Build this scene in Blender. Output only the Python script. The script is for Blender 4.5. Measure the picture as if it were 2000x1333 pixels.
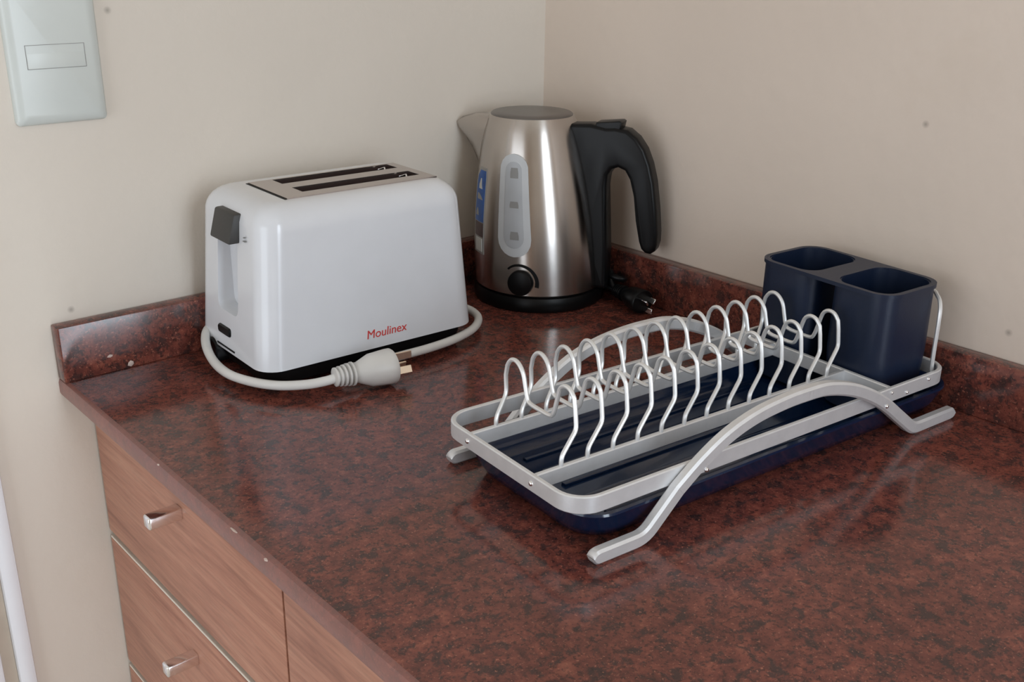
import bpy, bmesh, math, random
from mathutils import Vector, Matrix

for o in list(bpy.data.objects):
    bpy.data.objects.remove(o, do_unlink=True)
scene = bpy.context.scene
COL = scene.collection
Z0 = 0.90                                  # height of the worktop above the floor

# ------------------------------------------------------------------ camera
# rows = world axes expressed in camera axes, solved from the photograph's vanishing lines
CAM_M = ((0.75737112, 0.2256946, -0.61274052),
         (-0.6528631, 0.27983282, -0.70389159),
         (0.01260038, 0.93314283, 0.35928497))
FOCAL_PX = 2070.28
cam_d = bpy.data.cameras.new('camera')
cam = bpy.data.objects.new('camera', cam_d)
COL.objects.link(cam)
cam_d.sensor_width = 36.0
cam_d.sensor_fit = 'HORIZONTAL'
cam_d.lens = FOCAL_PX / 2000.0 * 36.0
cam_d.clip_start = 0.02
cam.matrix_world = Matrix.Translation((-0.8992, -0.970, Z0 + 0.40)) @ Matrix(CAM_M).to_4x4()
scene.camera = cam

# ------------------------------------------------------------------ world, lights, exposure
world = bpy.data.worlds.new('world')
scene.world = world
world.use_nodes = True
bg = world.node_tree.nodes['Background']
bg.inputs[0].default_value = (0.75, 0.86, 1.0, 1)
bg.inputs[1].default_value = 0.6

def area_light(name, loc, target, sx, sy, power, color):
    d = bpy.data.lights.new(name, 'AREA')
    d.shape = 'RECTANGLE'
    d.size, d.size_y, d.energy, d.color = sx, sy, power, color
    o = bpy.data.objects.new(name, d)
    COL.objects.link(o)
    o.location = loc
    o.rotation_euler = (Vector(target) - Vector(loc)).to_track_quat('-Z', 'Y').to_euler()
    return o
# daylight entering by the glazed door opposite the back wall and by the side window
area_light('daylight_glazed_door', (-0.60, -2.035, 1.07), (-0.60, 0.0, 1.07), 0.42, 1.94, 22, (0.80, 0.90, 1.0))
area_light('daylight_side_window', (-2.385, -0.70, 0.98), (0.0, -0.70, 0.98), 1.2, 1.7, 14, (0.90, 0.95, 1.0))

vs = scene.view_settings
vs.view_transform = 'Standard'
vs.look = 'None'
vs.exposure = 0.0
vs.gamma = 1.0
vs.use_curve_mapping = False

# ------------------------------------------------------------------ materials
def srgb(r, g, b):
    def f(c):
        c /= 255.0
        return c / 12.92 if c <= 0.04045 else ((c + 0.055) / 1.055) ** 2.4
    return (f(r), f(g), f(b), 1.0)

def new_mat(name):
    m = bpy.data.materials.new(name)
    m.use_nodes = True
    nt = m.node_tree
    return m, nt, nt.nodes['Principled BSDF'], nt.nodes, nt.links

def plain(name, col, rough=0.5, metal=0.0, bump=0.0, bump_scale=400.0, coat=0.0, var=0.06, var_scale=30.0, ior=None):
    m, nt, b, N, L = new_mat(name)
    b.inputs['Roughness'].default_value = rough
    b.inputs['Metallic'].default_value = metal
    b.inputs['Coat Weight'].default_value = coat
    if ior:
        b.inputs['IOR'].default_value = ior
        b.inputs['Specular IOR Level'].default_value = 0.35
    tc = N.new('ShaderNodeTexCoord')
    n = N.new('ShaderNodeTexNoise')
    n.inputs['Scale'].default_value = var_scale
    n.inputs['Detail'].default_value = 3
    L.new(tc.outputs['Object'], n.inputs['Vector'])
    r = N.new('ShaderNodeValToRGB')
    r.color_ramp.elements[0].position = 0.3
    r.color_ramp.elements[1].position = 0.7
    r.color_ramp.elements[0].color = (col[0] * (1 - var), col[1] * (1 - var), col[2] * (1 - var), 1)
    r.color_ramp.elements[1].color = (min(1, col[0] * (1 + var)), min(1, col[1] * (1 + var)), min(1, col[2] * (1 + var)), 1)
    L.new(n.outputs['Fac'], r.inputs['Fac'])
    L.new(r.outputs['Color'], b.inputs['Base Color'])
    if bump:
        n2 = N.new('ShaderNodeTexNoise')
        n2.inputs['Scale'].default_value = bump_scale
        L.new(tc.outputs['Object'], n2.inputs['Vector'])
        bp = N.new('ShaderNodeBump')
        bp.inputs['Strength'].default_value = bump
        bp.inputs['Distance'].default_value = 0.001
        L.new(n2.outputs['Fac'], bp.inputs['Height'])
        L.new(bp.outputs['Normal'], b.inputs['Normal'])
    return m

def mix_rgb(N, L, fac, a, b, blend='MIX'):
    x = N.new('ShaderNodeMix')
    x.data_type = 'RGBA'
    x.blend_type = blend
    for sock, val in ((x.inputs[0], fac), (x.inputs[6], a), (x.inputs[7], b)):
        if hasattr(val, 'is_output'): L.new(val, sock)
        else: sock.default_value = val
    return x.outputs[2]

def ramp(N, L, src, stops):
    r = N.new('ShaderNodeValToRGB')
    e = r.color_ramp.elements
    while len(e) < len(stops): e.new(0.5)
    for i, (p, c) in enumerate(stops):
        e[i].position = p
        e[i].color = c if len(c) == 4 else (*c, 1)
    L.new(src, r.inputs['Fac'])
    return r.outputs['Color']

def noise(N, L, vec, scale, detail=4, rough=0.55, dist=0.0):
    n = N.new('ShaderNodeTexNoise')
    n.inputs['Scale'].default_value = scale
    n.inputs['Detail'].default_value = detail
    n.inputs['Roughness'].default_value = rough
    n.inputs['Distortion'].default_value = dist
    L.new(vec, n.inputs['Vector'])
    return n.outputs['Fac']

BW = lambda v: (v, v, v, 1)

def wall_mat(name, col, spots=()):
    m, nt, b, N, L = new_mat(name)
    b.inputs['Roughness'].default_value = 0.62
    tc = N.new('ShaderNodeTexCoord')
    v = tc.outputs['Object']
    c1 = ramp(N, L, noise(N, L, v, 2.2, 3), [(0.3, [x * 0.95 for x in col[:3]]), (0.7, [x * 1.04 for x in col[:3]])])
    stain = ramp(N, L, noise(N, L, v, 7.0, 5, 0.6, 0.4), [(0.62, BW(0)), (0.80, BW(0.16))])
    out = mix_rgb(N, L, stain, c1, (col[0] * 0.72, col[1] * 0.66, col[2] * 0.55, 1))
    for (p, r) in spots:
        d = N.new('ShaderNodeVectorMath')
        d.operation = 'DISTANCE'
        L.new(v, d.inputs[0])
        d.inputs[1].default_value = p
        f = ramp(N, L, d.outputs['Value'], [(r * 0.5, BW(0.55)), (r, BW(0))])
        out = mix_rgb(N, L, f, out, (0.12, 0.10, 0.08, 1))
    L.new(out, b.inputs['Base Color'])
    bp = N.new('ShaderNodeBump')
    bp.inputs['Strength'].default_value = 0.25
    bp.inputs['Distance'].default_value = 0.002
    L.new(noise(N, L, v, 60, 4), bp.inputs['Height'])
    L.new(bp.outputs['Normal'], b.inputs['Normal'])
    return m

def granite_mat(edge_light=False):
    m, nt, b, N, L = new_mat('red_granite_edge_light' if edge_light else 'red_granite')
    tc = N.new('ShaderNodeTexCoord')
    v = tc.outputs['Object']
    base = ramp(N, L, noise(N, L, v, 75, 6, 0.7, 0.4),
                [(0.30, srgb(74, 42, 38)), (0.45, srgb(106, 58, 50)), (0.58, srgb(128, 70, 58)), (0.75, srgb(150, 90, 74))])
    big = ramp(N, L, noise(N, L, v, 68, 6, 0.72, 0.25), [(0.515, BW(0)), (0.585, BW(0.82))])
    c = mix_rgb(N, L, big, base, srgb(58, 45, 44))
    sm = ramp(N, L, noise(N, L, v, 260, 4, 0.65, 0.2), [(0.53, BW(0)), (0.62, BW(0.7))])
    c = mix_rgb(N, L, sm, c, srgb(50, 34, 32))
    fl = ramp(N, L, noise(N, L, v, 420, 3, 0.6, 0.0), [(0.60, BW(0)), (0.70, BW(0.75))])
    c = mix_rgb(N, L, fl, c, srgb(176, 112, 92))
    cloud = ramp(N, L, noise(N, L, v, 9, 2), [(0.35, BW(0.88)), (0.65, BW(1.08))])
    c = mix_rgb(N, L, 1.0, c, cloud, 'MULTIPLY')
    if edge_light:
        c = mix_rgb(N, L, 0.62, c, srgb(146, 104, 97))  # painted paler and pinker, standing in for side light reflected by the edge
    L.new(c, b.inputs['Base Color'])
    rr = ramp(N, L, noise(N, L, v, 14, 4), [(0.35, BW(0.12)), (0.7, BW(0.18))])
    if edge_light: b.inputs['Roughness'].default_value = 0.35
    else: L.new(rr, b.inputs['Roughness'])
    b.inputs['IOR'].default_value = 1.52
    return m

def wood_mat():
    m, nt, b, N, L = new_mat('brown_wood_laminate')
    b.inputs['Roughness'].default_value = 0.45
    tc = N.new('ShaderNodeTexCoord')
    mp = N.new('ShaderNodeMapping')
    mp.inputs['Scale'].default_value = (1.0, 0.06, 1.0)
    L.new(tc.outputs['Object'], mp.inputs['Vector'])
    v = mp.outputs['Vector']
    c1 = ramp(N, L, noise(N, L, v, 70, 6, 0.6, 0.8),
              [(0.28, srgb(144, 94, 76)), (0.5, srgb(174, 121, 99)), (0.72, srgb(190, 140, 116))])
    c2 = ramp(N, L, noise(N, L, v, 420, 3, 0.6), [(0.36, BW(0.80)), (0.55, BW(1.0))])
    L.new(mix_rgb(N, L, 0.8, c1, c2, 'MULTIPLY'), b.inputs['Base Color'])
    return m

def steel_mat():
    m, nt, b, N, L = new_mat('brushed_steel')
    b.inputs['Metallic'].default_value = 1.0
    b.inputs['Roughness'].default_value = 0.27
    b.inputs['Base Color'].default_value = (0.60, 0.565, 0.53, 1)
    tc = N.new('ShaderNodeTexCoord')
    c = ramp(N, L, noise(N, L, tc.outputs['Object'], 25, 2), [(0.3, (0.50, 0.46, 0.43, 1)), (0.7, (0.54, 0.505, 0.475, 1))])
    L.new(c, b.inputs['Base Color'])
    b.inputs['Anisotropic'].default_value = 0.8
    b.inputs['Anisotropic Rotation'].default_value = 0.25
    tg = N.new('ShaderNodeTangent')
    tg.direction_type = 'RADIAL'
    tg.axis = 'Z'
    L.new(tg.outputs['Tangent'], b.inputs['Tangent'])
    return m

MAT = {
    'wall_back': wall_mat('cream_plaster', srgb(222, 213, 201), [((-0.596, 0.01, Z0 + 0.0645), 0.003), ((-0.528, 0.01, Z0 + 0.3315), 0.004)]),
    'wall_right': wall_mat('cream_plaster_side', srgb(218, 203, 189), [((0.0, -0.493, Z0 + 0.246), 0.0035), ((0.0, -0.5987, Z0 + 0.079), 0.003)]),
    'ceiling': plain('white_ceiling_paint', srgb(225, 220, 210), 0.8),
    'floor': plain('beige_floor_tile', srgb(200, 190, 176), 0.16, var=0.08, var_scale=6),
    'granite': granite_mat(),
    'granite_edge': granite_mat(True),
    'wood': wood_mat(),
    'edge_band': plain('pale_edge_band', srgb(222, 212, 198), 0.5),
    'carcass': plain('white_melamine', srgb(215, 208, 198), 0.5),
    'plinth': plain('dark_plinth', srgb(60, 50, 44), 0.6),
    'chrome': plain('chrome', (0.90, 0.90, 0.91, 1), 0.16, 1.0, var=0.01),
    'plate_chrome': plain('toaster_chrome', (0.52, 0.47, 0.45, 1), 0.25, 1.0, var=0.02),
    'alu': plain('satin_aluminium', (0.76, 0.765, 0.775, 1), 0.45, 0.5, bump=0.05, var=0.04, var_scale=90),
    'wire': plain('silver_wire', (0.80, 0.80, 0.795, 1), 0.38, 0.55, var=0.03),
    'steel': steel_mat(),
    'lid': plain('dark_steel_lid', (0.20, 0.19, 0.185, 1), 0.35, 0.9),
    'navy_gloss': plain('navy_gloss_plastic', srgb(11, 31, 60), 0.14, coat=0.2),
    'navy': plain('navy_plastic', srgb(14, 28, 52), 0.42, bump=0.08, bump_scale=900),
    'white_plastic': plain('white_gloss_plastic', srgb(221, 223, 227), 0.22, coat=0.25, var=0.015),
    'cord_white': plain('white_cord', srgb(216, 214, 210), 0.42),
    'black': plain('black_plastic', srgb(13, 13, 14), 0.36, ior=1.38),
    'black_matte': plain('black_matte_plastic', srgb(11, 11, 12), 0.55, ior=1.38),
    'lever': plain('dark_grey_plastic', srgb(58, 57, 55), 0.5, bump=0.1),
    'slot': plain('dark_slot_metal', srgb(52, 34, 29), 0.7),
    'switch': plain('white_switch_plastic', srgb(206, 211, 207), 0.3, var=0.02),
    'trim': plain('white_trim_paint', srgb(240, 243, 248), 0.4, var=0.01),
    'trim_beige': plain('beige_trim_paint', srgb(200, 188, 172), 0.5),
    'red_ink': plain('red_ink', srgb(205, 62, 58), 0.5),
    'grey_ink': plain('grey_ink', srgb(140, 139, 137), 0.6),
    'gauge': plain('frosted_gauge', srgb(192, 194, 196), 0.35, var=0.03),
    'gauge_inner': plain('frosted_gauge_inner', srgb(172, 174, 177), 0.35, var=0.05),
    'sticker_blue': plain('blue_sticker', srgb(28, 88, 168), 0.4, var=0.25, var_scale=90),
    'sticker_white': plain('white_sticker', srgb(215, 216, 212), 0.45),
    'sticker_grey': plain('grey_sticker', srgb(158, 156, 152), 0.4),
    'sticker_dark': plain('dark_sticker', srgb(84, 62, 62), 0.45, var=0.3, var_scale=150),
    'brass': plain('brass_pin', (0.80, 0.66, 0.52, 1), 0.3, 0.9),
    'chip': plain('pale_stone_chip', srgb(205, 185, 175), 0.6),
    'frame_white': plain('white_window_frame', srgb(225, 225, 222), 0.4),
}

# ------------------------------------------------------------------ mesh helpers
def link(name, bm, mat, parent=None, smooth=True, sharp=40):
    me = bpy.data.meshes.new(name)
    bmesh.ops.recalc_face_normals(bm, faces=bm.faces[:])
    bm.to_mesh(me)
    bm.free()
    me.materials.append(MAT[mat] if isinstance(mat, str) else mat)
    if smooth:
        me.shade_smooth()
        me.set_sharp_from_angle(angle=math.radians(sharp))
    o = bpy.data.objects.new(name, me)
    COL.objects.link(o)
    if parent: o.parent = parent
    return o

def thing(name, label, cat, loc=(0, 0, 0), rotz=0.0, group=None):
    o = bpy.data.objects.new(name, None)
    COL.objects.link(o)
    o.empty_display_size = 0.02
    o.location = loc
    o.rotation_euler = (0, 0, rotz)
    o['label'] = label
    o['category'] = cat
    if group: o['group'] = group
    return o

def struct(o):
    o['kind'] = 'structure'
    return o

def box(bm, x0, x1, y0, y1, z0, z1, bevel=0.0, seg=2):
    r = bmesh.ops.create_cube(bm, size=1.0)
    vs_ = r['verts']
    for v in vs_:
        v.co = Vector(((x0 + x1) / 2 + v.co.x * (x1 - x0), (y0 + y1) / 2 + v.co.y * (y1 - y0), (z0 + z1) / 2 + v.co.z * (z1 - z0)))
    if bevel > 0:
        es = {e for v in vs_ for e in v.link_edges}
        bmesh.ops.bevel(bm, geom=list(es), offset=bevel, segments=seg, profile=0.5, affect='EDGES')
    return bm

def bx(*a, **k): return box(bmesh.new(), *a, **k)

def loft(bm, loops, cap0=True, cap1=True, closed=True, cyc=False):
    rows = [[bm.verts.new(p) for p in lp] for lp in loops]
    n = len(rows[0])
    rng = range(len(rows) if cyc else len(rows) - 1)
    for i in rng:
        a, b = rows[i], rows[(i + 1) % len(rows)]
        for j in range(n if closed else n - 1):
            k = (j + 1) % n
            bm.faces.new((a[j], a[k], b[k], b[j]))
    if cap0 and not cyc: bm.faces.new(rows[0][::-1])
    if cap1 and not cyc: bm.faces.new(rows[-1])
    return bm

def rrect(x0, x1, y0, y1, r, n=6):
    pts = []
    for cx, cy, a0 in ((x1 - r, y1 - r, 0), (x0 + r, y1 - r, 90), (x0 + r, y0 + r, 180), (x1 - r, y0 + r, 270)):
        for i in range(n + 1):
            a = math.radians(a0 + 90 * i / n)
            pts.append((cx + r * math.cos(a), cy + r * math.sin(a)))
    return pts

def circle(r, n, z=0.0, cx=0.0, cy=0.0):
    return [Vector((cx + r * math.cos(2 * math.pi * i / n), cy + r * math.sin(2 * math.pi * i / n), z)) for i in range(n)]

def catmull(pts, sub=8, closed=False):
    P = [Vector(p) for p in pts]
    n = len(P)
    out = []
    for i in range(n if closed else n - 1):
        g = (lambda k: P[k % n]) if closed else (lambda k: P[max(0, min(n - 1, k))])
        p0, p1, p2, p3 = g(i - 1), g(i), g(i + 1), g(i + 2)
        for s in range(sub):
            t = s / sub
            out.append(0.5 * ((2 * p1) + (-p0 + p2) * t + (2 * p0 - 5 * p1 + 4 * p2 - p3) * t * t + (-p0 + 3 * p1 - 3 * p2 + p3) * t ** 3))
    if not closed: out.append(P[-1])
    return out

def fillet(pts, r, n=5):
    """polyline with its inner corners rounded"""
    P = [Vector(p) for p in pts]
    rs = r if isinstance(r, (list, tuple)) else [r] * len(P)
    out = [P[0]]
    for i in range(1, len(P) - 1):
        a, b, c = P[i - 1], P[i], P[i + 1]
        u, v = (a - b), (c - b)
        lu, lv = u.length, v.length
        u.normalize(); v.normalize()
        ang = u.angle(v)
        d = min(rs[i] / max(math.tan(ang / 2), 1e-4), lu * 0.48, lv * 0.48)
        p, q = b + u * d, b + v * d
        for k in range(n + 1):
            t = k / n
            out.append((1 - t) ** 2 * p + 2 * t * (1 - t) * b + t * t * q)
    out.append(P[-1])
    return out

def frames(P, closed=False):
    n = len(P)
    T = []
    for i in range(n):
        a = P[(i - 1) % n] if (closed or i > 0) else P[i]
        b = P[(i + 1) % n] if (closed or i < n - 1) else P[i]
        T.append((b - a).normalized())
    up = Vector((0, 0, 1)) if abs(T[0].z) < 0.9 else Vector((1, 0, 0))
    nrm = (up - T[0] * up.dot(T[0])).normalized()
    N_ = [nrm]
    for i in range(1, n):
        v = N_[-1] - T[i] * N_[-1].dot(T[i])
        N_.append(v.normalized())
    return T, N_

def tube(bm, pts, r, seg=8, closed=False, round_end=True):
    P = [Vector(p) for p in pts]
    T, N_ = frames(P, closed)
    rr = r if isinstance(r, (list, tuple)) else [r] * len(P)
    loops = []
    for p, t, n, q in zip(P, T, N_, rr):
        b = t.cross(n)
        loops.append([p + (n * math.cos(2 * math.pi * k / seg) + b * math.sin(2 * math.pi * k / seg)) * q for k in range(seg)])
    if round_end and not closed:
        def end(p, t, n, q, sgn):
            b = t.cross(n)
            return [[p + t * sgn * q * math.sin(a) + (n * math.cos(2 * math.pi * k / seg) + b * math.sin(2 * math.pi * k / seg)) * q * math.cos(a) for k in range(seg)] for a in (0.6, 1.2)]
        loops = end(P[0], T[0], N_[0], rr[0], -1)[::-1] + loops + end(P[-1], T[-1], N_[-1], rr[-1], 1)
    return loft(bm, loops, cyc=closed)

def ribbon(bm, pts, w_dir, half_w, half_t, closed=False, ch=0.0008):
    """flat bar: width along the fixed w_dir, thickness across the path"""
    P = [Vector(p) for p in pts]
    W = Vector(w_dir).normalized()
    n = len(P)
    loops = []
    for i, p in enumerate(P):
        a = P[(i - 1) % n] if (closed or i > 0) else P[i]
        b = P[(i + 1) % n] if (closed or i < n - 1) else P[i]
        d1 = (p - a).normalized() if (p - a).length > 1e-9 else None
        d2 = (b - p).normalized() if (b - p).length > 1e-9 else None
        t = (b - a).normalized()
        s = t.cross(W).normalized()
        k = 1.0
        if d1 and d2: k = 1.0 / max(0.5, math.cos(d1.angle(d2) / 2))
        hw, ht = half_w, half_t * k
        prof = [(-hw + ch, -ht), (hw - ch, -ht), (hw, -ht + ch), (hw, ht - ch), (hw - ch, ht), (-hw + ch, ht), (-hw, ht - ch), (-hw, -ht + ch)]
        loops.append([p + W * x + s * y for x, y in prof])
    return loft(bm, loops, cyc=closed)

def extrude_profile(bm, pts2, place, half, bevel=0.0):
    """closed 2-D outline extruded +-half, then bevelled; place(a, b, c) -> Vector"""
    f = bm.faces.new([bm.verts.new(Vector((a, 0, b))) for a, b in pts2])
    ex = bmesh.ops.extrude_face_region(bm, geom=[f])
    for v in [g for g in ex['geom'] if isinstance(g, bmesh.types.BMVert)]: v.co.y = half
    for v in f.verts: v.co.y = -half
    if bevel > 0:
        es = [e for e in bm.edges if abs(e.verts[0].co.y - e.verts[1].co.y) < 1e-7]
        bmesh.ops.bevel(bm, geom=es, offset=bevel, segments=3, profile=0.5, affect='EDGES', clamp_overlap=True)
    for v in bm.verts: v.co = place(v.co.x, v.co.z, v.co.y)
    return bm

def lathe(bm, prof, seg=48, place=lambda v: v):
    loops = [[place(Vector((r * math.cos(2 * math.pi * i / seg), r * math.sin(2 * math.pi * i / seg), z))) for i in range(seg)] for r, z in prof]
    return loft(bm, loops)

def boolean(o, cutters):
    for c in cutters:
        m = o.modifiers.new('cut', 'BOOLEAN')
        m.operation = 'DIFFERENCE'
        m.solver = 'EXACT'
        m.object = c
    dg = bpy.context.evaluated_depsgraph_get()
    me = bpy.data.meshes.new_from_object(o.evaluated_get(dg))
    o.modifiers.clear()
    old = o.data
    o.data = me
    bpy.data.meshes.remove(old)
    me.shade_smooth()
    me.set_sharp_from_angle(angle=math.radians(40))
    for c in cutters: bpy.data.objects.remove(c, do_unlink=True)

def text_mesh(name, body, size, mat, parent, matrix, shear=0.0, thick=0.0002, spacing=1.0):
    cu = bpy.data.curves.new(name, 'FONT')
    cu.body = body
    cu.size = size
    cu.shear = shear
    cu.extrude = thick
    cu.space_character = spacing
    cu.align_x = 'CENTER'
    cu.align_y = 'CENTER'
    t = bpy.data.objects.new(name + '_src', cu)
    COL.objects.link(t)
    dg = bpy.context.evaluated_depsgraph_get()
    dg.update()
    me = bpy.data.meshes.new_from_object(t.evaluated_get(dg))
    bpy.data.objects.remove(t, do_unlink=True)
    me.name = name
    me.materials.clear()
    me.materials.append(MAT[mat])
    o = bpy.data.objects.new(name, me)
    COL.objects.link(o)
    o.parent = parent
    o.matrix_local = matrix
    return o

# ------------------------------------------------------------------ the room
RX0, RY0, RH = -2.40, -2.05, 2.50
WB = 0.010                                  # plane of the back wall
T = 0.12
struct(link('floor', bx(RX0 - T, T, RY0 - T, WB + T, -T, 0.0), 'floor', smooth=False))
struct(link('ceiling', bx(RX0 - T, T, RY0 - T, WB + T, RH, RH + T), 'ceiling', smooth=False))
struct(link('wall_back', bx(RX0 - T, T, WB, WB + T, 0, RH), 'wall_back', smooth=False))
struct(link('wall_right', bx(0, T, RY0 - T, WB, 0, RH), 'wall_right', smooth=False))
bm = bmesh.new()                            # wall with the glazed door opening
box(bm, RX0, -0.86, RY0 - T, RY0, 0, RH); box(bm, -0.34, 0, RY0 - T, RY0, 0, RH)
box(bm, -0.86, -0.34, RY0 - T, RY0, 2.09, RH); box(bm, -0.86, -0.34, RY0 - T, RY0, 0, 0.05)
struct(link('wall_front', bm, 'wall_back', smooth=False))
bm = bmesh.new()
box(bm, RX0 - T, RX0, RY0, -1.35, 0, RH); box(bm, RX0 - T, RX0, -0.05, WB, 0, RH)
box(bm, RX0 - T, RX0, -1.35, -0.05, 0, 0.08); box(bm, RX0 - T, RX0, -1.35, -0.05, 1.88, RH)
struct(link('wall_left', bm, 'wall_right', smooth=False))
w1 = bmesh.new()
for a, b, c, d in ((-0.86, -0.81, 0.05, 2.09), (-0.39, -0.34, 0.05, 2.09), (-0.81, -0.39, 0.05, 0.10), (-0.81, -0.39, 2.04, 2.09)):
    box(w1, a, b, RY0 - 0.08, RY0 - 0.03, c, d)
struct(link('window_1', w1, 'frame_white', smooth=False))
w2 = bmesh.new()
for a, b, c, d in ((-1.35, -1.30, 0.08, 1.88), (-0.10, -0.05, 0.08, 1.88), (-1.30, -0.10, 0.08, 0.13), (-1.30, -0.10, 1.83, 1.88)):
    box(w2, RX0 - 0.08, RX0 - 0.03, a, b, c, d)
struct(link('window_2', w2, 'frame_white', smooth=False))
# door casing at the left: white bead, beige groove, white board
trim = struct(link('trim_1', bx(-0.786, -0.712, WB - 0.012, WB, 0.0, 2.08, bevel=0.003), 'trim'))
link('groove_strip', bx(-0.712, -0.699, WB - 0.003, WB, 0.0, 2.08), 'trim_beige', trim, smooth=False)
link('bead', bx(-0.699, -0.6825, WB - 0.009, WB, 0.0, 2.08, bevel=0.004), 'trim', trim)

# ------------------------------------------------------------------ worktop with upstands
ct = thing('countertop', 'polished red-brown speckled granite worktop carrying toaster, kettle and dish rack', 'countertop', (0, 0, Z0))
XE = -0.617
SLAB = 0.0185
bm = bmesh.new()                            # slab with an eased front edge
loft(bm, [[Vector((x, y, z)) for x, z in ((0.0, 0.0), (0.0, -SLAB), (XE + 0.005, -SLAB), (XE + 0.005, 0.0))] for y in (WB, -1.9)])
link('slab', bm, 'granite', ct, smooth=False)
bm = bmesh.new()
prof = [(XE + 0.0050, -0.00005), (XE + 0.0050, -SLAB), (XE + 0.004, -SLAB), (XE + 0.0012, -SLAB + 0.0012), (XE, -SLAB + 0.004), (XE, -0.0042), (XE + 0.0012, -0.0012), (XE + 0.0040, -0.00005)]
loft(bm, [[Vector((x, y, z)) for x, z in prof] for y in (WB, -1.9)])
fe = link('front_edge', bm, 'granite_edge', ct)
fe['label'] = 'front edge with reflected light painted in'
HS = 0.0545
b1 = link('backsplash', bx(XE + 0.0005, 0.0, WB - 0.018, WB, Z0, Z0 + HS, bevel=0.0015), 'granite')
b1['label'] = 'low red granite upstand along the wall behind the toaster'
b1['category'] = 'backsplash'
b2 = link('backsplash', bx(-0.0175, 0.0, -1.9, WB - 0.018, Z0, Z0 + HS, bevel=0.0015), 'granite')
b2['label'] = 'low red granite upstand along the wall beside the dish rack'
b2['category'] = 'backsplash'
random.seed(4)
def chip(loc, s, parent=ct):
    b_ = bmesh.new()
    bmesh.ops.create_icosphere(b_, subdivisions=1, radius=1.0)
    for v in b_.verts: v.co = Vector((loc[0] + v.co.x * s[0] * random.uniform(.7, 1.2), loc[1] + v.co.y * s[1] * random.uniform(.7, 1.2), loc[2] + v.co.z * s[2]))
    o = link('chip', b_, 'chip', parent)
    o['label'] = 'pale chip in the stone'
chip((XE + 0.0012, -0.392, -0.0022), (0.0016, 0.003, 0.0011))
chip((XE + 0.0010, -0.345, -0.0012), (0.0010, 0.006, 0.0008))
chip((XE + 0.0012, -0.215, -0.0012), (0.0008, 0.002, 0.0008))
chip((-0.553, -0.0082, Z0 + 0.0045), (0.0035, 0.0006, 0.0032), b1)
chip((-0.572, -0.0082, Z0 + 0.017), (0.0028, 0.0005, 0.0016), b1)

# ------------------------------------------------------------------ base cabinets
XF = -0.590
def cabinet(name, label, y0, y1, drawers):
    c = thing(name, label, 'cabinet', (0, 0, 0))
    top = Z0 - SLAB
    link('body', bx(XF + 0.019, -0.002, y0 + 0.0005, y1 - 0.0005, 0.10, top - 0.0005), 'carcass', c, smooth=False)
    link('plinth', bx(XF + 0.06, -0.01, y0 + 0.001, y1 - 0.001, 0.0, 0.10), 'plinth', c, smooth=False)
    for (za, zb) in drawers:
        d = link('drawer', bx(XF, XF + 0.018, y0 + 0.001, y1 - 0.001, za, zb, bevel=0.0008), 'wood', c)
        link('edge_strip', bx(XF + 0.0002, XF + 0.0180, y0 + 0.001, y1 - 0.001, zb, zb + 0.0026, bevel=0.0006), 'edge_band', d, smooth=False)
        yc, zc = (y0 + y1) / 2 - 0.006, za + (zb - za) * (0.70 if zb > 0.87 else 0.76)
        k = bmesh.new()
        box(k, XF - 0.030, XF + 0.001, yc - 0.006, yc + 0.006, zc - 0.006, zc + 0.006, bevel=0.0022, seg=3)
        kn = link('knob', k, 'chrome', d)
        kn['label'] = 'small chrome bar knob'
    return c
cabinet('drawer_cabinet', 'brown wood-grain drawer unit with chrome knobs beside the cream wall', -0.360, WB - 0.002,
        [(0.7255, 0.8770), (0.5650, 0.7165), (0.3300, 0.5560), (0.1000, 0.3210)])
cab2 = thing('base_cabinet', 'brown wood-grain base unit with a plain door next to the drawer unit', 'cabinet')
link('body', bx(XF + 0.019, -0.002, -0.9595, -0.3605, 0.10, Z0 - SLAB - 0.0005), 'carcass', cab2, smooth=False)
link('plinth', bx(XF + 0.06, -0.01, -0.959, -0.361, 0.0, 0.10), 'plinth', cab2, smooth=False)
dr = link('door', bx(XF, XF + 0.018, -0.959, -0.3615, 0.10, 0.88, bevel=0.0008), 'wood', cab2)
kn = link('knob', bx(XF - 0.030, XF + 0.001, -0.914, -0.905, 0.79, 0.801, bevel=0.0022, seg=3), 'chrome', dr)
cab3 = thing('base_cabinet', 'brown wood-grain base unit at the end of the worktop', 'cabinet')
link('body', bx(XF + 0.019, -0.002, -1.88, -0.9605, 0.10, Z0 - SLAB - 0.0005), 'carcass', cab3, smooth=False)
link('plinth', bx(XF + 0.06, -0.01, -1.88, -0.961, 0.0, 0.10), 'plinth', cab3, smooth=False)
link('door', bx(XF, XF + 0.018, -1.88, -0.961, 0.10, 0.88, bevel=0.0008), 'wood', cab3)

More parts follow.
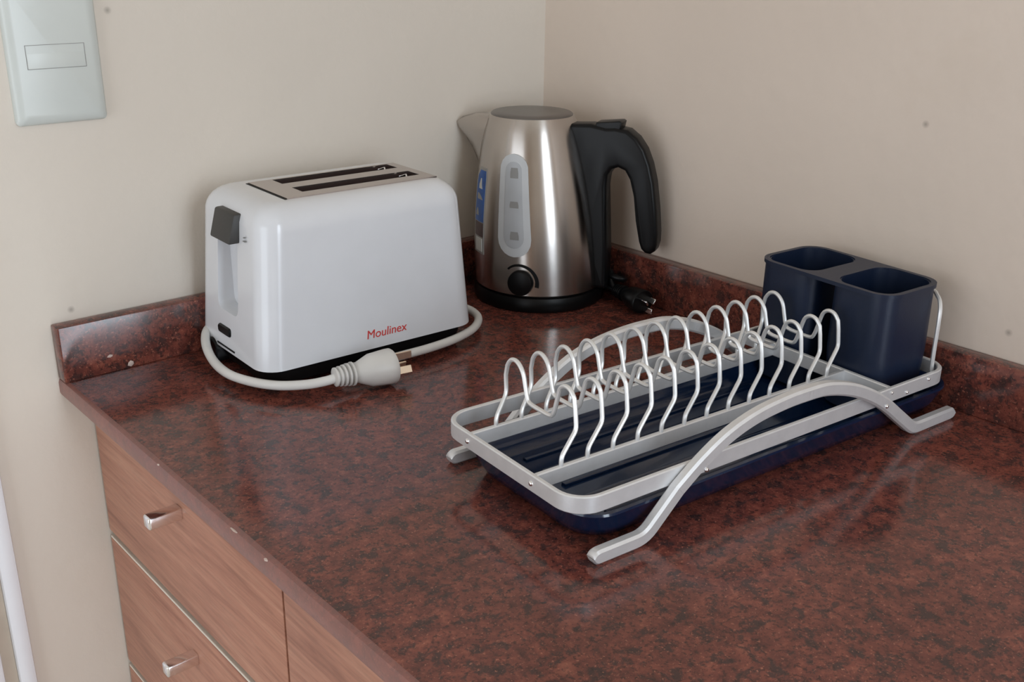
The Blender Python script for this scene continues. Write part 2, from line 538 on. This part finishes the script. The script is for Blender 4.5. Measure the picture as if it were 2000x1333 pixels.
# ------------------------------------------------------------------ light switch
sw = thing('light_switch', 'white rectangular light switch plate with one small rocker on the cream wall', 'light switch', (-0.5805, WB, Z0 + 0.298))
bm = bmesh.new()
hx, hz = 0.0395, 0.060
loops = []
for ins, d in ((0.0, 0.0), (0.0, -0.0035), (0.0025, -0.0065), (0.0075, -0.0085)):
    loops.append([Vector((x, d, z)) for x, z in rrect(-hx + ins, hx - ins, -hz + ins, hz - ins, 0.004, 4)])
loft(bm, loops)
plate = link('plate', bm, 'switch', sw)
rk = bx(-0.0247, 0.0247, -0.0100, -0.0060, -0.0120, 0.0075, bevel=0.0006)
for v in rk.verts:
    if v.co.y < -0.0085: v.co.y += 0.0017 * (v.co.z - (-0.012)) / 0.0195 + 0.0004
link('rocker', rk, 'switch', sw)
fr = bmesh.new()
for a, b, c, d in ((-0.0252, -0.0247, -0.0124, 0.0079), (0.0247, 0.0252, -0.0124, 0.0079), (-0.0247, 0.0247, -0.0124, -0.0120), (-0.0247, 0.0247, 0.0075, 0.0079)):
    box(fr, a, b, -0.0087, -0.0080, c, d)
link('rocker_gap', fr, 'grey_ink', sw, smooth=False)

# ------------------------------------------------------------------ toaster
TX, TY, TA = -0.3615, -0.0915, math.radians(-2.2)
to = thing('toaster', 'white two-slot toaster with a dark lever, its white cord wrapped round the base', 'toaster', (TX, TY, Z0), TA)
def tl(p):                                  # worktop coordinates -> toaster coordinates
    d = Vector((p[0] - TX, p[1] - TY))
    return Vector((d.x * math.cos(TA) + d.y * math.sin(TA), -d.x * math.sin(TA) + d.y * math.cos(TA), p[2]))
TH, TB = 0.173, 0.022
def shell_half(z):
    t = (z - TB) / (TH - TB)
    return 0.1205 - 0.012 * t, 0.0735 - 0.0055 * t
bm = bmesh.new()
loops = []
YC = 0.0042
XC = -0.0032
RT = 0.024
def tloop(hx, hy, r, z): return [Vector((x, y, z)) for x, y in rrect(XC - hx, XC + hx, YC - hy, YC + hy, r, 8)]
for z in (TB, 0.05, 0.09, 0.13, TH - RT):
    hx, hy = shell_half(z)
    loops.append(tloop(hx, hy, 0.022, z))
hx, hy = shell_half(TH - RT)
for k in range(1, 9):
    a = math.radians(90 * k / 8)
    ins = RT * (1 - math.cos(a))
    z = TH - RT + (RT) * math.sin(a)
    loops.append(tloop(hx - ins, hy - ins * 0.92, max(0.022 - ins * 0.45, 0.010), z))
loft(bm, loops)
shell = link('shell', bm, 'white_plastic', to)
cut1 = link('cut_a', bx(-0.0735, 0.0875, -0.0385, 0.0385, 0.06, 0.20), 'slot')
bm = bmesh.new()                            # lever channel, rounded
lp = [Vector((-0.16, y, z)) for y, z in rrect(-0.022, 0.031, 0.058, 0.164, 0.010, 5)]
lp2 = [Vector((-0.104, y, z)) for y, z in rrect(-0.013, 0.027, 0.063, 0.160, 0.008, 5)]
loft(bm, [lp, lp2])
cut2 = link('cut_b', bm, 'white_plastic')
for cc in (cut1, cut2):
    cc.location = to.location; cc.rotation_euler = to.rotation_euler
bpy.context.view_layer.update()
boolean(shell, [cut1, cut2])
# chrome top plate with two bread slots
PX0, PX1, PY0, PY1 = -0.0750, 0.0890, -0.0400, 0.0400
SL = [(-0.051, 0.079, -0.0240, -0.0030), (-0.051, 0.079, 0.0165, 0.0372)]
bm = bmesh.new()
zt, zl = TH + 0.0010, TH - 0.0004
for a, b, c, d in ((PX0, SL[0][0], PY0, PY1), (SL[0][1], PX1, PY0, PY1), (SL[0][0], SL[0][1], PY0, SL[0][2]), (SL[0][0], SL[0][1], SL[0][3], SL[1][2]), (SL[0][0], SL[0][1], SL[1][3], PY1)):
    box(bm, a, b, c, d, zl, zt)
bmesh.ops.remove_doubles(bm, verts=bm.verts[:], dist=1e-6)
link('top_plate', bm, 'plate_chrome', to, smooth=False)
link('plate_gap', bx(PX0 - 0.0022, PX0 - 0.0002, PY0, PY1, TH - 0.003, TH + 0.0004), 'black_matte', to, smooth=False)
for a, b, c, d in SL:
    bm = bmesh.new()                        # open-topped dark well
    e = 0.0008
    box(bm, a - e, a, c - e, d + e, 0.065, zl); box(bm, b, b + e, c - e, d + e, 0.065, zl)
    box(bm, a, b, c - e, c, 0.065, zl); box(bm, a, b, d, d + e, 0.065, zl); box(bm, a, b, c, d, 0.0645, 0.066)
    s = link('bread_slot', bm, 'slot', to, smooth=False)
    for xx in (0.066,):
        link('guide_wire', tube(bmesh.new(), [(xx, c + 0.002, zl - 0.003), (xx + 0.004, (c + d) / 2, zl + 0.0005), (xx, d - 0.002, zl - 0.003)], 0.0009, 6), 'chrome', s)
# lever
bm = bx(-0.1255, -0.100, -0.0190, 0.0225, 0.1335, 0.1605, bevel=0.0020, seg=2)
for v in bm.verts:
    if v.co.x < -0.115:
        v.co.x += 0.0075 * (v.co.z - 0.1335) / 0.027
link('lever', bm, 'lever', to)
# small black button and thumb wheel at the foot of the end face
bm = bmesh.new()
xb = -0.1226
loft(bm, [[Vector((xb + dx, y, z)) for y, z in rrect(0.000 + i, 0.026 - i, 0.0375 + i, 0.0462 - i, 0.003 - i * 0.5, 4)] for dx, i in ((0.010, 0), (-0.0004, 0), (-0.0016, 0.0008))])
link('button', bm, 'black', to)
bm = bmesh.new()
wpts = [(0.030, 0.004), (0.030, 0.018), (0.0325, 0.0235), (0.038, 0.0265), (0.0435, 0.0265), (0.049, 0.0235), (0.052, 0.018), (0.052, 0.004)]
loft(bm, [[Vector((x, y, z)) for y, z in wpts] for x in (-0.110, -0.1262)])
bmesh.ops.bevel(bm, geom=bm.edges[:], offset=0.001, segments=1, affect='EDGES')
link('browning_wheel', bm, 'black', to)
link('groove', bx(-0.1242, -0.1220, -0.008, 0.030, 0.0248, 0.0262), 'black_matte', to, smooth=False)
# stop symbol beside the lever
mk = bmesh.new()
box(mk, -0.1168, -0.1150, -0.0355, -0.0305, 0.1385, 0.1392); box(mk, -0.1168, -0.1150, -0.0345, -0.0320, 0.1420, 0.1428)
link('symbol', mk, 'grey_ink', to, smooth=False)
# black base and feet
bm = bmesh.new()
loft(bm, [[Vector((x, y, z)) for x, y in rrect(XC - hx_, XC + hx_, YC - hy_, YC + hy_, 0.022, 6)] for hx_, hy_, z in ((0.107, 0.060, 0.003), (0.111, 0.064, 0.006), (0.1145, 0.0675, 0.0235))])
link('base', bm, 'black_matte', to)
for sx in (-1, 1):
    for sy in (-1, 1):
        link('foot', lathe(bmesh.new(), [(0.006, 0.0), (0.0065, 0.001), (0.0065, 0.004)], 16, lambda v: v + Vector((sx * 0.085, YC + sy * 0.045, 0))), 'black_matte', to)
# lettering on the long face
hyb = 0.0735 - 0.0055 * ((0.036 - TB) / (TH - TB))
tilt = math.atan2(0.0055, TH - TB)
tm = Matrix.Translation((0.0075, YC - hyb - 0.0002, 0.0365)) @ Matrix.Rotation(math.radians(90) - tilt, 4, 'X')
text_mesh('lettering', 'Moulinex', 0.0122, 'red_ink', to, tm, shear=0.12)

# white cord round the base
cord_w = [(-0.452, -0.0125, 0.030), (-0.478, -0.026, 0.029), (-0.4925, -0.048, 0.024), (-0.5005, -0.078, 0.017), (-0.5010, -0.108, 0.013), (-0.4930, -0.136, 0.012), (-0.4780, -0.161, 0.012), (-0.4580, -0.1775, 0.013), (-0.4430, -0.1870, 0.0155), (-0.4330, -0.1915, 0.0180)]
link('cord', tube(bmesh.new(), catmull([tl(p) for p in cord_w], 8), 0.0044, 12), 'cord_white', to)
cord_r = [(-0.262, -0.013, 0.012), (-0.235, -0.030, 0.012), (-0.222, -0.055, 0.011), (-0.2120, -0.085, 0.011), (-0.2100, -0.110, 0.011), (-0.2200, -0.134, 0.011), (-0.2430, -0.1540, 0.011), (-0.2750, -0.1660, 0.011), (-0.3100, -0.1705, 0.011), (-0.3450, -0.1700, 0.011), (-0.3850, -0.1660, 0.010), (-0.4050, -0.1600, 0.010)]
link('cord', tube(bmesh.new(), catmull([tl(p) for p in cord_r], 8), 0.0044, 12), 'cord_white', to)

def plug(parent, p0, direction, mats, scale=1.0, twist=0.0, pitch=0.0, conv=lambda p: Vector(p)):
    """type-I plug: ribbed strain relief, flared body, three flat pins; p0 = cord end of it"""
    d = Vector(direction).normalized()
    side = Vector((0, 0, 1)).cross(d).normalized()
    upv = d.cross(side).normalized()
    R = Matrix((side, upv, d)).transposed()
    R = R @ Matrix.Rotation(twist, 3, 'Z')
    place = lambda v: conv(Vector(p0) + R @ (v * scale))
    S_ = 28
    bm_ = bmesh.new()
    prof_ = []
    z = 0.0
    for i in range(5):
        prof_ += [(0.0066, z), (0.0092 + 0.0006 * i, z + 0.0008), (0.0092 + 0.0006 * i, z + 0.0024), (0.0066 + 0.0003 * i, z + 0.0032)]
        z += 0.0042
    lathe(bm_, prof_, S_, place)
    relief = link('strain_relief', bm_, mats[0], parent)
    bm_ = bmesh.new()
    prof_ = [(0.0075, z - 0.0015), (0.0095, z + 0.001), (0.0120, z + 0.007), (0.0158, z + 0.016), (0.0182, z + 0.026), (0.0190, z + 0.034), (0.0190, z + 0.0385), (0.0180, z + 0.0398)]
    lathe(bm_, prof_, S_, lambda v: place(Vector((v.x, v.y * (0.90 if v.z > z + 0.02 else 1.0), v.z))))
    body = link('plug', bm_, mats[0], parent)
    for ang, off, lng in ((30, (-0.0068, 0.004), 0.0175), (-30, (0.0068, 0.004), 0.0175), (0, (0.0, -0.0085), 0.0205)):
        b_ = bmesh.new()
        box(b_, -0.0011, 0.0011, -0.0038, 0.0038, 0.0, lng, bevel=0.0005, seg=1)
        rot = Matrix.Rotation(math.radians(ang), 3, 'Z')
        for v in b_.verts:
            w = rot @ v.co
            v.co = place(Vector((w.x + off[0], w.y + off[1], z + 0.0392 + w.z)))
        link('pin', b_, mats[1], body)
    return body
plug(to, (-0.4360, -0.1905, 0.0185), (0.985, -0.172, 0.0), ('cord_white', 'brass'), 0.97, math.radians(180), conv=tl)

# ------------------------------------------------------------------ kettle on its base
KX, KY = -0.0875, -0.0845
HA = math.radians(298)                      # direction of the handle
SA = HA - math.pi                           # spout opposite
SPD = Vector((math.cos(SA), math.sin(SA), 0))
HND = Vector((math.cos(HA), math.sin(HA), 0))
HNP = Vector((-math.sin(HA), math.cos(HA), 0))
kb = thing('kettle_base', 'round black power base under the steel kettle, with black cord and plug', 'kettle base', (KX, KY, Z0))
link('disc', lathe(bmesh.new(), [(0.070, 0.0), (0.0755, 0.001), (0.0768, 0.004), (0.0765, 0.012), (0.0745, 0.0165), (0.071, 0.0178)], 64), 'black', kb)
kl = lambda p: Vector((p[0] - KX, p[1] - KY, p[2]))
kc = [(-0.0400, -0.1330, 0.0060)]            # loosely coiled black cord between base and upstand
for i_ in range(17):
    a_ = math.radians(120 - 45 * i_)
    kc.append((-0.0335 + 0.0095 * math.cos(a_), -0.1480 + 0.0230 * math.sin(a_) - 0.0012 * (i_ % 3), 0.0050 + 0.0018 * i_))
kc += [(-0.0380, -0.1530, 0.0340), (-0.0430, -0.1610, 0.0230), (-0.0440, -0.1700, 0.0165)]
link('cord', tube(bmesh.new(), catmull([kl(p) for p in kc], 8), 0.0034, 10), 'black', kb)
plug(kb, (-0.0440, -0.1690, 0.0165), (-0.12, -0.99, -0.02), ('black', 'chrome'), 0.80, math.radians(0), conv=kl)

ke = thing('electric_kettle', 'brushed steel jug kettle with black handle, frosted gauge and blue sticker', 'kettle', (KX, KY, Z0 + 0.018))
BODY = [(0.000, 0.0725), (0.002, 0.0748), (0.020, 0.0748), (0.050, 0.0738), (0.080, 0.0714), (0.110, 0.0677), (0.135, 0.0637), (0.160, 0.0587), (0.178, 0.0540), (0.188, 0.0500), (0.193, 0.0475)]
def kr(z):
    for (a, ra), (b, rb) in zip(BODY, BODY[1:]):
        if a <= z <= b: return ra + (rb - ra) * (z - a) / (b - a)
    return BODY[-1][1]
def kshift(z): return SPD * (0.0125 * max(0.0, z) / 0.19)
def ksurf(ang, z, off=0.0):
    r = kr(z) + off
    s = kshift(z)
    return Vector((s.x + r * math.cos(ang), s.y + r * math.sin(ang), z))
bm = bmesh.new()
KS = 72
loft(bm, [[ksurf(2 * math.pi * i / KS, z) for i in range(KS)] for z, _ in BODY])
link('body', bm, 'steel', ke)
ts = kshift(0.193)
lp = [(0.0470, 0.1915), (0.0462, 0.1938), (0.0445, 0.1950), (0.030, 0.1953), (0.010, 0.1954)]
link('lid', lathe(bmesh.new(), lp, 56, lambda v: v + Vector((ts.x, ts.y, 0))), 'lid', ke)
# spout
bm = bmesh.new()
loops = []
side = Vector((-SPD.y, SPD.x, 0))
for z, p, w in ((0.122, 0.0005, 0.006), (0.135, 0.006, 0.013), (0.150, 0.0155, 0.020), (0.163, 0.0265, 0.0245), (0.172, 0.0360, 0.027), (0.178, 0.0390, 0.028), (0.184, 0.034, 0.0275), (0.189, 0.020, 0.025)):
    r0 = kr(z)
    c0 = kshift(z)
    pts = [(r0 - 0.012, -w), (r0 - 0.003, -w * 0.93), (r0 + p * 0.35, -w * 0.62), (r0 + p * 0.80, -w * 0.24), (r0 + p, 0), (r0 + p * 0.80, w * 0.24), (r0 + p * 0.35, w * 0.62), (r0 - 0.003, w * 0.93), (r0 - 0.012, w)]
    loops.append([c0 + SPD * a + side * b + Vector((0, 0, z)) for a, b in pts])
loft(bm, loops)
link('spout', bm, 'steel', ke, sharp=60)
# handle: column against the body, top bridge and free hanging grip
hp = [(0.030, 0.1860), (0.060, 0.1880), (0.078, 0.1850), (0.088, 0.1860), (0.102, 0.1840), (0.113, 0.1760), (0.122, 0.1640), (0.129, 0.1480), (0.1345, 0.1280), (0.1390, 0.1000), (0.1420, 0.0720), (0.1420, 0.0600), (0.1400, 0.0520), (0.1350, 0.0480), (0.1290, 0.0485), (0.1240, 0.0530), (0.1210, 0.0610), (0.1170, 0.0850), (0.1120, 0.1120), (0.1070, 0.1300), (0.1010, 0.1395), (0.0930, 0.1425), (0.0860, 0.1400), (0.0815, 0.1330), (0.0800, 0.1200), (0.0810, 0.0850), (0.0835, 0.0450), (0.0850, 0.0050), (0.0840, 0.0010), (0.058, 0.0010), (0.056, 0.060), (0.048, 0.120), (0.036, 0.160)]
bm = extrude_profile(bmesh.new(), hp, lambda a, b, c: HND * a + HNP * c + Vector((0, 0, b)), 0.0125, 0.0050)
link('handle', bm, 'black', ke, sharp=55)
bm = extrude_profile(bmesh.new(), [(0.064, 0.183), (0.093, 0.181), (0.0950, 0.1915), (0.0925, 0.1930), (0.066, 0.1900)], lambda a, b, c: HND * a + HNP * c + Vector((0, 0, b)), 0.0105, 0.0012)
link('lid_latch', bm, 'black', ke)

def patch(name, mat, ang0, rows, off, parent, depth=0.0008, nx=8):
    """curved plate on the kettle wall; rows = (z, half width in metres, centre offset)"""
    bm_ = bmesh.new()
    outer = []
    for z, hw, cx in rows:
        r = kr(z)
        outer.append([ksurf(ang0 + (cx + hw * (2 * i / nx - 1)) / r, z, off) for i in range(nx + 1)])
    inner = [[p + (Vector((p.x, p.y, 0)) - kshift(p.z)).normalized() * (-depth) for p in row] for row in outer]
    vo = [[bm_.verts.new(p) for p in row] for row in outer]
    vi = [[bm_.verts.new(p) for p in row] for row in inner]
    nr = len(rows)
    for i in range(nr - 1):
        for j in range(nx):
            bm_.faces.new((vo[i][j], vo[i][j + 1], vo[i + 1][j + 1], vo[i + 1][j]))
            bm_.faces.new((vi[i][j + 1], vi[i][j], vi[i + 1][j], vi[i + 1][j + 1]))
        for j in (0, nx): bm_.faces.new((vo[i][j], vi[i][j], vi[i + 1][j], vo[i + 1][j]))
    for i in (0, nr - 1):
        for j in range(nx): bm_.faces.new((vo[i][j], vi[i][j], vi[i][j + 1], vo[i][j + 1]))
    return link(name, bm_, mat, parent)
GA = math.radians(208)
def drop(z0, z1, w0, w1, n=18):
    """rounded outline narrow at the top, wider at the bottom"""
    out = []
    for i in range(n + 1):
        t = 0.5 - 0.5 * math.cos(math.pi * i / n)
        z = z0 + (z1 - z0) * t
        w = w0 + (w1 - w0) * t
        e = 1.0
        if z - z0 < w0: e = math.sqrt(max(0.0, 1 - ((w0 - (z - z0)) / w0) ** 2))
        if z1 - z < w1: e = min(e, math.sqrt(max(0.0, 1 - ((w1 - (z1 - z)) / w1) ** 2)))
        out.append((z, max(w * e, 0.0004), 0.0))
    return out
gg = patch('water_gauge', 'gauge', GA, drop(0.046, 0.158, 0.0205, 0.0150), 0.0016, ke, 0.0030, 10)
patch('gauge_pane', 'gauge_inner', GA, drop(0.056, 0.150, 0.0120, 0.0085), 0.0020, gg, 0.0014, 8)
for zc, hw, hh in ((0.138, 0.0045, 0.0055), (0.104, 0.0050, 0.0035), (0.070, 0.0050, 0.0045)):
    patch('level_mark', 'grey_ink', GA, [(zc - hh, hw, 0.001), (zc, hw, 0.001), (zc + hh, hw * 0.8, 0.001)], 0.0022, gg, 0.0008, 4)
SG = math.radians(163)
st = patch('sticker', 'sticker_grey', SG, [(z, 0.0125, 0.0) for z in (0.040, 0.06, 0.08, 0.10, 0.12)] + [(0.130, 0.0110, 0.0012), (0.137, 0.0075, 0.004)], 0.0006, ke, 0.0010)
patch('sticker_field', 'sticker_blue', SG, [(z, 0.0105, 0.0008) for z in (0.0765, 0.09, 0.10, 0.115)] + [(0.127, 0.0095, 0.0018), (0.134, 0.006, 0.0045)], 0.0009, st, 0.0008)
patch('sticker_field', 'sticker_dark', SG, [(z, 0.0105, 0.0008) for z in (0.0595, 0.068, 0.0755)], 0.0009, st, 0.0008)
patch('sticker_field', 'sticker_white', SG, [(z, 0.0080, 0.0014) for z in (0.0425, 0.050, 0.0575)], 0.0009, st, 0.0008)
patch('sticker_mark', 'sticker_white', SG, [(0.1135, 0.0040, 0.002), (0.118, 0.0030, 0.001), (0.125, 0.0008, 0.002)], 0.0011, st, 0.0008, 4)
patch('sticker_mark', 'sticker_grey', SG, [(0.1015, 0.0065, 0.002), (0.105, 0.0050, 0.000), (0.108, 0.0020, -0.003)], 0.0011, st, 0.0008, 4)
patch('sticker_mark', 'sticker_grey', SG, [(0.083, 0.0035, -0.003), (0.087, 0.0030, -0.003), (0.091, 0.0008, -0.003)], 0.0011, st, 0.0008, 4)
# temperature dial low on the body, with a dark scale arc
DA = math.radians(212)
dn = Vector((math.cos(DA), math.sin(DA), 0))
dt = Vector((-math.sin(DA), math.cos(DA), 0))
dplace = lambda v: dn * (0.0715 + v.z) + dt * v.x + Vector((0, 0, 0.0175 + v.y))
kd = link('dial', lathe(bmesh.new(), [(0.0145, 0.0), (0.0145, 0.0075), (0.0138, 0.0095), (0.0125, 0.0102)], 32, dplace), 'black', ke)
bm = bmesh.new()
arc_o, arc_i = [], []
for i in range(15):
    a = math.radians(-15 + 150 * i / 14)
    w_ = 0.0010 + 0.0013 * (1 - i / 14)
    row = []
    for rad in (0.0195 - w_, 0.0195 + w_):
        x_, y_ = rad * math.cos(a), rad * math.sin(a)
        row.append((x_, y_))
    arc_o.append(row)
rows3 = []
for row in arc_o:
    q = []
    for (x_, y_) in row:
        zz = 0.0175 + y_
        an = DA + x_ / kr(zz)
        q.append(ksurf(an, zz, 0.0006))
    rows3.append(q + [p - dn * 0.0012 for p in q[::-1]])
loft(bm, rows3)
link('dial_scale', bm, 'black_matte', ke, smooth=False)

# ------------------------------------------------------------------ dish rack
RA = math.radians(-4.9)
RO = (-0.4385, -0.5452)
rk_ = thing('dish_rack', 'silver aluminium dish rack with arched legs and rows of looped plate wires', 'dish rack', (RO[0], RO[1], Z0), RA)
U0, U1, V0, V1 = -0.0250, 0.4030, 0.0080, 0.1765
ZR0, ZR1 = 0.0350, 0.0482
ZRm, ZRh = (ZR0 + ZR1) / 2, (ZR1 - ZR0) / 2
TK = 0.0020
outline = [Vector((x, y, ZRm)) for x, y in rrect(U0 + TK, U1 - TK, V0 + TK, V1 - TK, 0.021, 8)]
link('rim_frame', ribbon(bmesh.new(), outline, (0, 0, 1), ZRh, TK, closed=True), 'alu', rk_, sharp=30)
VN, VF = 0.0575, 0.1375
UC = 0.3172
for v in (VN, VF):
    link('rail', ribbon(bmesh.new(), [(U0 + 2 * TK, v, ZRm), (UC, v, ZRm)], (0, 0, 1), ZRh - 0.0004, 0.0021), 'alu', rk_, sharp=30)
link('crossbar', ribbon(bmesh.new(), [(UC, V0 + 2 * TK, ZRm), (UC, V1 - 2 * TK, ZRm)], (0, 0, 1), ZRh - 0.0002, 0.0022), 'alu', rk_, sharp=30)
# arched legs: one bent flat bar each
HB = 0.0056
leg = [(-0.0085, HB), (0.0340, HB), (0.0640, 0.0340), (0.0870, 0.0500), (0.1120, 0.0630), (0.1400, 0.0710), (0.1700, 0.0745), (0.1950, 0.0750), (0.2200, 0.0735), (0.2500, 0.0655), (0.2780, 0.0530), (0.3000, 0.0395), (0.3180, 0.0260), (0.3450, HB), (0.4000, HB)]
def leg_path(v):
    pts = [Vector((a, v, b)) for a, b in leg]
    body = catmull(pts[2:-2], 6)
    poly = [pts[0], pts[1]] + body + [pts[-2], pts[-1]]
    rad = [0.0] * len(poly)
    rad[1] = rad[-2] = 0.022
    return fillet(poly, [r if r else 0.0005 for r in rad], 5)
def leg_mesh(v):
    P = leg_path(v)
    bm_ = bmesh.new()
    W = Vector((0, 1, 0))
    n = len(P)
    loops_ = []
    def sec(p, t, h, ht):
        s = t.cross(W).normalized()
        c_ = 0.0018
        pr = [(-ht + c_, -h), (ht - c_, -h), (ht, -h + c_), (ht, h - c_), (ht - c_, h), (-ht + c_, h), (-ht, h - c_), (-ht, -h + c_)]
        return [p + W * x + s * y for x, y in pr]
    for i, p in enumerate(P):
        a, b = P[max(0, i - 1)], P[min(n - 1, i + 1)]
        loops_.append(sec(p, (b - a).normalized(), HB, 0.0044))
    t0, t1 = (P[1] - P[0]).normalized(), (P[-1] - P[-2]).normalized()
    head = [sec(P[0] - t0 * HB * math.sin(q), t0, max(HB * math.cos(q), 0.0016), 0.0044) for q in (1.4, 1.1, 0.75, 0.4)]
    tail = [sec(P[-1] + t1 * HB * math.sin(q), t1, max(HB * math.cos(q), 0.0016), 0.0044) for q in (0.4, 0.75, 1.1, 1.4)]
    return loft(bm_, head + loops_ + tail)
for v in (0.0034, V1 + 0.0046):
    link('leg', leg_mesh(v), 'alu', rk_, sharp=32)
# plate wires
SH = 0.015
prof_w = [(0, VN, 0.0390), (0, VN, 0.0545), (SH, VN + 0.0025, 0.0710), (SH, VN + 0.0045, 0.0860)]
near = [Vector(p) for p in prof_w]
mid = [(SH, 0.0635, 0.0935), (SH, 0.0680, 0.0985), (SH, 0.0740, 0.0995), (SH, 0.0790, 0.0965), (SH, 0.0815, 0.0905), (SH, 0.0835, 0.0830), (SH, 0.0865, 0.0735), (SH, 0.0905, 0.0700), (SH, 0.1030, 0.0698), (SH, 0.1150, 0.0705), (SH, 0.1185, 0.0735), (SH, 0.1215, 0.0830), (SH, 0.1240, 0.0910), (SH, 0.1285, 0.0965), (SH, 0.1345, 0.0990), (SH, 0.1405, 0.0970), (SH, 0.1445, 0.0915)]
far = [Vector(p) for p in [(SH, 0.1465, 0.0830), (SH, 0.1455, 0.0680), (0.000, VF + 0.0005, 0.0535), (0.000, VF, 0.0390)]]
wp = fillet(near, [0, 0.010, 0.010, 0], 4) + catmull([Vector(p) for p in mid], 3) + fillet(far, [0, 0.010, 0.010, 0], 4)
proto = link('plate_wire', tube(bmesh.new(), wp, 0.00175, 8), 'wire', rk_)
proto.location = (0.0017, 0, 0)
for i in range(1, 13):
    c = proto.copy()
    COL.objects.link(c)
    c.parent = rk_
    c.location = (0.0017 + 0.02421 * i, 0, 0)
# wire hoop that holds the cutlery cup
hoop = [(0.3885, 0.0125, 0.0400), (0.3885, 0.0185, 0.0420), (0.3885, 0.0195, 0.0600), (0.3890, 0.0200, 0.0900), (0.3915, 0.0225, 0.1025), (0.3960, 0.0290, 0.1085), (0.4035, 0.0450, 0.1110), (0.4045, 0.0990, 0.1110), (0.4045, 0.1450, 0.1100), (0.4020, 0.1620, 0.1060), (0.3992, 0.1690, 0.0920), (0.3985, 0.1690, 0.0600), (0.3985, 0.1690, 0.0400)]
link('cup_hoop', tube(bmesh.new(), catmull(hoop, 6), 0.0019, 8), 'wire', rk_)
# rivets
def rivet(p, n, r=0.0022):
    n = Vector(n).normalized()
    q = n.to_track_quat('Z', 'Y')
    b_ = lathe(bmesh.new(), [(r, -0.0005), (r, 0.0003), (r * 0.7, 0.0011), (r * 0.25, 0.0014)], 12, lambda v: Vector(p) + q @ v)
    link('rivet', b_, 'chrome', rk_)
for v in (VN, VF): rivet((U0, v, ZRm), (-1, 0, 0))
for u_, z_ in ((0.0880, 0.0440), (0.2980, 0.0395)): rivet((u_, -0.0010, z_), (0, -1, 0), 0.0019)
for u_, z_ in ((0.3160, 0.0440), (0.3380, 0.0390), (0.368, 0.0440)): rivet((u_, V0, z_), (0, -1, 0), 0.0016)

# ------------------------------------------------------------------ drip tray under the rack
dt_ = thing('drip_tray', 'glossy dark navy plastic drip tray lying under the dish rack', 'drip tray', (RO[0], RO[1], Z0), RA)
def tray_loop(ins, z, r): return [Vector((x, y, z)) for x, y in rrect(-0.0120 + ins, 0.4200 - ins, 0.0105 + ins, 0.1740 - ins, r, 8)]
bm = bmesh.new()
loft(bm, [tray_loop(i, z, r) for i, z, r in ((0.030, 0.0005, 0.022), (0.016, 0.0010, 0.027), (0.0095, 0.0045, 0.028), (0.0050, 0.0130, 0.028), (0.0018, 0.0225, 0.028), (0.0, 0.0260, 0.028), (0.0005, 0.0278, 0.028), (0.0035, 0.0280, 0.026), (0.0050, 0.0265, 0.025), (0.0090, 0.0140, 0.025), (0.0130, 0.0070, 0.025), (0.020, 0.0045, 0.022))])
link('tray', bm, 'navy_gloss', dt_)
for v in (0.045, 0.070, 0.095, 0.120, 0.145):
    link('ridge', bx(0.035, 0.300, v - 0.003, v + 0.003, 0.0040, 0.0065, bevel=0.0012), 'navy_gloss', dt_)

# ------------------------------------------------------------------ cutlery cup
cu = thing('cutlery_holder', 'dark navy plastic cutlery holder with two compartments standing in the dish rack', 'cutlery holder', (RO[0], RO[1], Z0), RA)
CZ0, CZ1 = 0.0072, 0.1215
cx0, cx1, cv0, cv1, gap = 0.3205, 0.4010, 0.0265, 0.1715, 0.0070
cm = (cv0 + cv1) / 2
for va, vb in ((cv0, cm - gap), (cm + gap, cv1)):
    bm = bmesh.new()
    rows = []
    for i, z in ((0.0055, CZ0), (0.0032, CZ0 + 0.002), (0.0008, 0.060), (0.0012, CZ1 - 0.0035), (0.0012, CZ1 - 0.001)):
        rows.append((i, z))
    inn = [(0.0045, CZ1 - 0.001), (0.0045, 0.060), (0.0066, CZ0 + 0.004), (0.0086, CZ0 + 0.003)]
    loft(bm, [[Vector((x, y, z)) for x, y in rrect(cx0 + i, cx1 - i, va + i, vb - i, 0.0185, 7)] for i, z in rows + inn])
    link('cup', bm, 'navy', cu)
# rim plate joining the two cups: one rounded outline with two openings
bm = bmesh.new()
def ring(pts, z):
    vs_ = [bm.verts.new((x, y, z)) for x, y in pts]
    return vs_, [bm.edges.new((vs_[k], vs_[(k + 1) % len(vs_)])) for k in range(len(vs_))]
loops2d = [rrect(cx0 - 0.0004, cx1 + 0.0004, cv0 - 0.0004, cv1 + 0.0004, 0.0200, 7)]
for va, vb in ((cv0, cm - gap), (cm + gap, cv1)):
    loops2d.append(rrect(cx0 + 0.0042, cx1 - 0.0042, va + 0.0042, vb - 0.0042, 0.0160, 7))
es_, rings = [], []
for z_ in (CZ1, CZ1 - 0.0035):
    ee, rr_ = [], []
    for p_ in loops2d:
        a_, b_ = ring(p_, z_)
        rr_.append(a_); ee += b_
    rings.append(rr_)
    bmesh.ops.triangle_fill(bm, use_beauty=True, use_dissolve=False, edges=ee)
for ra, rb in zip(*rings):
    for k in range(len(ra)):
        m_ = (k + 1) % len(ra)
        bm.faces.new((ra[k], ra[m_], rb[m_], rb[k]))
link('rim', bm, 'navy', cu, sharp=35)
